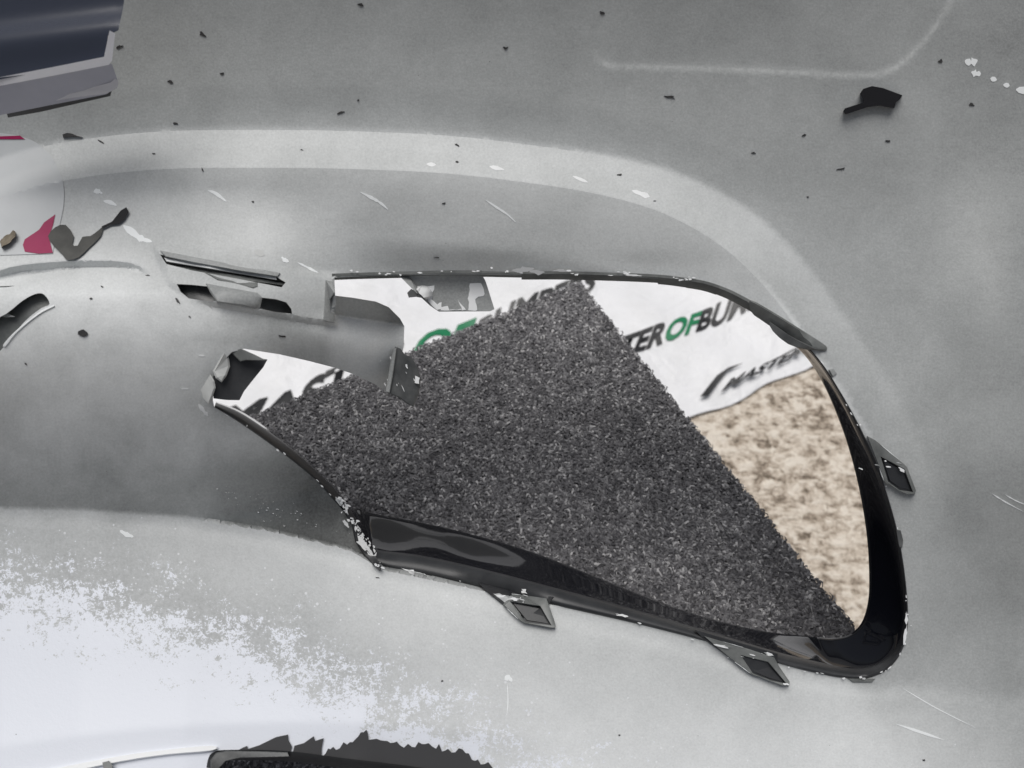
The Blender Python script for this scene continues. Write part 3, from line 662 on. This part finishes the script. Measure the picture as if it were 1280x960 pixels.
slab('paint_chip', jag([(519, 470), (525, 472), (524, 480), (518, 479)], .4), M_CHIP, bumper, arm_base-.009, .0006)
CV, CF = [], []
def chip_mass(cx, cy, a, b, r, wv):
    pl = flake(cx, cy, a, b, r, 7); s = len(CV)*14; m = 7
    CV.append(np.vstack([P(pl[:, 0], pl[:, 1], np.full(m, wv)), P(pl[:, 0], pl[:, 1], np.full(m, wv-.0005))]))
    CF.append(tuple(range(s+m-1, s-1, -1)))
    for i in range(m): CF.append((s+i, s+(i+1) % m, s+m+(i+1) % m, s+m+i))
for i in range(60):
    t = rng.random(); k = int(t*(len(rim)-1)); cx, cy = rim[k]+rng.normal(0, 1.5, 2); chip_mass(cx, cy, .5+rng.random()*2.4, .4+rng.random()*.9, math.atan2(*(rim[min(k+1, len(rim)-1)]-rim[k-1])[::-1]) if k else 0, at_w(cx, cy)+.0019)
for i in range(70):
    t = rng.random(); cx = 425+50*t+rng.normal(0, 3); cy = 622+88*t+rng.normal(0, 3); chip_mass(cx, cy, .6+rng.random()*3.2, .5+rng.random()*1.2, .95+rng.normal(0, .4), at_w(cx, cy)+.0043)
for i in range(45):
    cx = 345+rng.normal(0, 40); cy = 628+rng.normal(0, 9)+(cx-300)*.25; chip_mass(cx, cy, .3+rng.random()**3*1.3, .3+rng.random()*.3, .3, at_w(cx, cy)+.0004)
for i in range(34):
    cx = 419+rng.random()*500; cy = float(np.interp(cx, top_line[:, 0], top_line[:, 1]))-2+rng.normal(0, 2); chip_mass(cx, cy, .8+rng.random()*3, .4+rng.random()*.9, .05, at_w(cx, cy)+.0020)
for i in range(26):
    cx = 470+rng.random()*50; cy = 420+rng.random()*80
    if inside(E([cx]), E([cy]), E([(470, 420), (500, 440), (524, 470), (516, 505), (480, 488)]))[0]: chip_mass(cx, cy, .5+rng.random()**2*5, .3+rng.random()*.7, 1.15, arm_base-.0045)
for cx0, cy0 in ((655, 755), (940, 830), (1118, 590)):
    for i in range(5): 
        cx, cy = cx0-6+rng.normal(0, 14), cy0-8+rng.normal(0, 3); chip_mass(cx, cy, .6+rng.random()**2*4, .3+rng.random()*.6, .25, at_w(cx, cy)+.0041)
tag(mesh_obj('paint_chips', np.vstack(CV), CF, M_CHIP, bumper, 30), kind='stuff')

# ------------------------------------------------------------------ dark trim strip over the top left corner
TRIM_IN = .028
def px_solid(name, front, back, material, parent):
    n_ = len(front); fr, bk = np.array(front, float).T, np.array(back, float).T; V = np.vstack([P(fr[0], fr[1], fr[2]-TRIM_IN), P(bk[0], bk[1], bk[2]-TRIM_IN)])
    F = [tuple(range(n_-1, -1, -1)), tuple(range(n_, 2*n_))]+[(i, (i+1) % n_, n_+(i+1) % n_, n_+i) for i in range(n_)]
    return mesh_obj(name, V, F, material, parent, 30)
tl = P(60, 60, .072)
trim = thing('trim_strip', 'glossy dark blue strip with silver folded edge across the upper left corner', 'trim strip', tuple(tl))
M_NAVY = mat('dark_blue_gloss', (.030, .036, .055), .22, .5, coat=.5); M_SILV = scuffed('silver_edge', (.68, .68, .72), (.80, .80, .82), .30, .6, 40)
slab('panel', resample([(-45, -40), (160, -40), (154, 10), (148, 38), (135, 44), (132, 74), (60, 88), (-30, 105), (-45, 107)], 10), M_NAVY, trim,
     lambda a, b: .101-TRIM_IN+.0001*(40-b)*.6+.0000005*(a-40)**2*0+.0030*np.tanh((b+.12*a-38)/9.)-.0016*smooth(50, 90, b+.12*a), .004, grid=8)
px_solid('silver_flange', [(-45, 105, .098), (-30, 102, .0985), (60, 85, .1005), (130, 71, .1025), (137, 38, .106), (144, 42, .106), (140, 76, .102), (136, 81, .1015), (60, 96, .098), (-30, 113, .096), (-45, 116, .0955)],
         [(-45, 105, .0935), (-30, 102, .094), (60, 85, .096), (130, 71, .098), (137, 38, .101), (144, 42, .101), (140, 76, .097), (136, 81, .097), (60, 96, .093), (-30, 113, .091), (-45, 116, .0905)], M_SILV, trim)
M_SILD = scuffed('silver_fold', (.38, .39, .46), (.50, .51, .58), .32, .5, 40)
px_solid('folded_face', [(-45, 114, .0965), (-30, 111, .0965), (60, 94, .0985), (136, 79, .1), (140, 80, .1), (147, 100, .09), (146, 110, .088), (132, 118, .086), (60, 132, .085), (0, 144, .084), (-45, 153, .0835)],
         [(-45, 114, .0918), (-30, 111, .092), (60, 94, .094), (136, 79, .096), (140, 80, .096), (147, 100, .084), (146, 110, .082), (132, 118, .080), (60, 132, .079), (0, 144, .078), (-45, 153, .0775)], M_SILD, trim)
px_solid('edge_bead', [(60, 121, .088), (100, 113, .0885), (138, 103, .09), (144, 98, .091), (148, 101, .0905), (147, 109, .089), (134, 117, .0872), (100, 121, .087), (60, 127, .0865)],
         [(60, 121, .083), (100, 113, .0835), (138, 103, .085), (144, 98, .086), (148, 101, .0855), (147, 109, .084), (134, 117, .0822), (100, 121, .082), (60, 127, .0815)], M_SILV, trim)
px_solid('lower_seal', [(8, 140, .0835), (60, 130, .084), (132, 116, .085), (140, 112, .0855), (138, 120, .083), (100, 128, .081), (50, 140, .08), (10, 147, .08)],
         [(8, 140, .076), (60, 130, .076), (132, 116, .077), (140, 112, .078), (138, 120, .076), (100, 128, .074), (50, 140, .073), (10, 147, .073)], M_LIP, trim)

# ------------------------------------------------------------------ loose debris lying on the bumper
def debris(name, pts, material, off, th, label, cat, group=None, grid=0):
    pts = np.asarray(pts, float); c = pts.mean(0); root = P(c[0], c[1], at_w(*c)+off-th)
    o = slab(name, pts, material, None, on(off), th, grid=grid, bevel=.35)
    o.location = Vector(root); o.data.transform(Matrix.Translation(-Vector(root)))
    return tag(o, label, cat, group)
debris('plastic_fragment', [(1054, 139), (1056, 135.5), (1076, 129), (1080, 127), (1075, 117), (1079, 111), (1090, 107.5), (1104, 110), (1128, 119), (1125, 124), (1120, 128), (1118, 135), (1098, 132), (1084, 134), (1072, 138), (1057, 143)], M_BLACK, .004, .004, 'black broken plastic fragment with thin tail lying on the upper right bumper', 'plastic fragment', grid=7)
debris('dried_crumb', jag([(0, 302), (4, 295), (12, 292), (16, 288.5), (20, 291), (19, 296), (12, 303), (2, 309)], .5, 3), M_CRUMB, .004, .004, 'brown dried crumb on the pale sticker left of the magenta print', 'crumb')
debris('dark_flake', jag(flake(103, 416.5, 6.5, 4.3, .25, 14, .1), .2), M_FLECK, .0008, .0008, 'largest dark flake, rounded, on the swollen grey panel at left', 'flake')
debris('dark_flake', [(98-20, 168), (84, 166), (90, 167), (97, 170), (103, 171), (90, 171), (79, 172)], M_FLECK, .0012, .001, 'curled dark fibre above the sticker, left of another short fibre', 'flake')
specks = [(254, 43, 7, 2.6, .5), (213, 102, 4.5, 2.4, .3), (149, 59, 5, 2.4, -.5), (277, 92, 2.4, 1.8, 0), (219, 154, 3.2, 1.8, .1), (425, 141, 5.2, 2, -.3), (632, 60, 3.4, 3, 0), (837, 121, 6.5, 2.4, .1), (752, 16, 4.5, 3.2, 0), (571, 181, 3.2, 1.4, .6), (571, 202, 2, 1.8, 0), (126, 177, 5, 1.4, .5), (1005, 169, 3, 1.6, -.4), (1051, 211, 5.5, 1.6, -.15), (1110, 176, 3.5, 1.8, 0), (1215, 130, 3.5, 2.4, .1), (1176, 76, 3.8, 2.8, 0.2),
          (451, 6, 3.5, 2.6, 0), (253, 212, 3, 1.4, 1.1), (192, 192, 2.4, 1.3, 0), (316, 252, 1.8, 1.5, 0), (377, 187, 2, 1.3, .3), (222, 376, 4.2, 1.6, 1.0), (353, 420, 4.5, 2.2, .1), (237, 396, 1.9, 1, .8), (127, 358, 2, 1.4, .6), (113, 373, 2.2, 1.3, 0), (32, 455, 2.6, 1.3, .9), (184, 344, 3, 1, .2), (448, 125, 1.8, 1.3, 0), (555, 254, 2.6, 1.8, 0), (775, 218, 3, 1.2, 0), (818, 251, 2, 1.2, 0), (546, 322, 3.5, 1, 0), (942, 191, 3, 1.3, .2), (1010, 246, 1.5, 1.2, 0), (553, 851, 2.4, 1.3, 0), (774, 919, 1.8, 1.6, 0), (472, 722, 3.5, 1.2, .1), (1155, 950, 2, 1.6, 0)]
own = {(254, 43): 'slender dark fleck right of the blue trim strip near the top edge', (149, 59): 'dark fleck close beside the silver corner of the blue trim strip',
       (213, 102): 'dark fleck right of the folded silver edge of the trim strip', (425, 141): 'dark sliver just above the pale ridge at the middle of its left half',
       (632, 60): 'round dark fleck on the plain upper wall left of the embossed pad', (837, 121): 'long dark fleck just under the embossed pad on the upper wall',
       (752, 16): 'dark fleck on the left border of the embossed pad', (571, 181): 'slanted dark fleck on the pale ridge above another round one', (571, 202): 'round dark fleck on the pale ridge below a slanted one',
       (1051, 211): 'dark sliver below the black plastic fragment on the right', (126, 177): 'thin dark fibre right of the curled fibre above the sticker', (1176, 76): 'dark fleck between the embossed pad and the white paint dots',
       (1110, 176): 'dark fleck directly under the black plastic fragment', (1215, 130): 'dark fleck below the white paint dots at far right', (222, 376): 'dark sliver under the left slot of the bracket block',
       (353, 420): 'squarish dark fleck under the right end of the bracket block', (253, 212): 'bent dark fibre on the lower edge of the pale ridge', (184, 344): 'thin dark fleck at the pointed end of the curved groove',
       (32, 455): 'small dark fleck on the swollen panel below the left vent', (546, 322): 'flat dark fleck above the hanging tongue of the opening'}
for cx, cy, a, b, r in specks:
    L = own.get((cx, cy))
    if L: g_ = 'dark dirt flecks on the bumper'
    elif cy < 170: L, g_ = 'tiny dark fleck on the dull upper wall of the grey bumper', 'flecks on the upper wall'
    elif cy < 330: L, g_ = 'tiny dark fleck on or near the pale ridge over the opening', 'flecks near the pale ridge'
    elif cy < 460: L, g_ = 'tiny dark fleck on the swollen grey panel at left', 'flecks on the swollen panel'
    else: L, g_ = 'tiny dark fleck on the bright floor of the bumper below the opening', 'flecks on the bumper floor'
    debris('dirt_fleck', flake(cx, cy, a*.85, b*.68, r, 9, .3), M_FLECK, .0006, .0006, L, 'dirt fleck', g_)
print('done', len(sv))
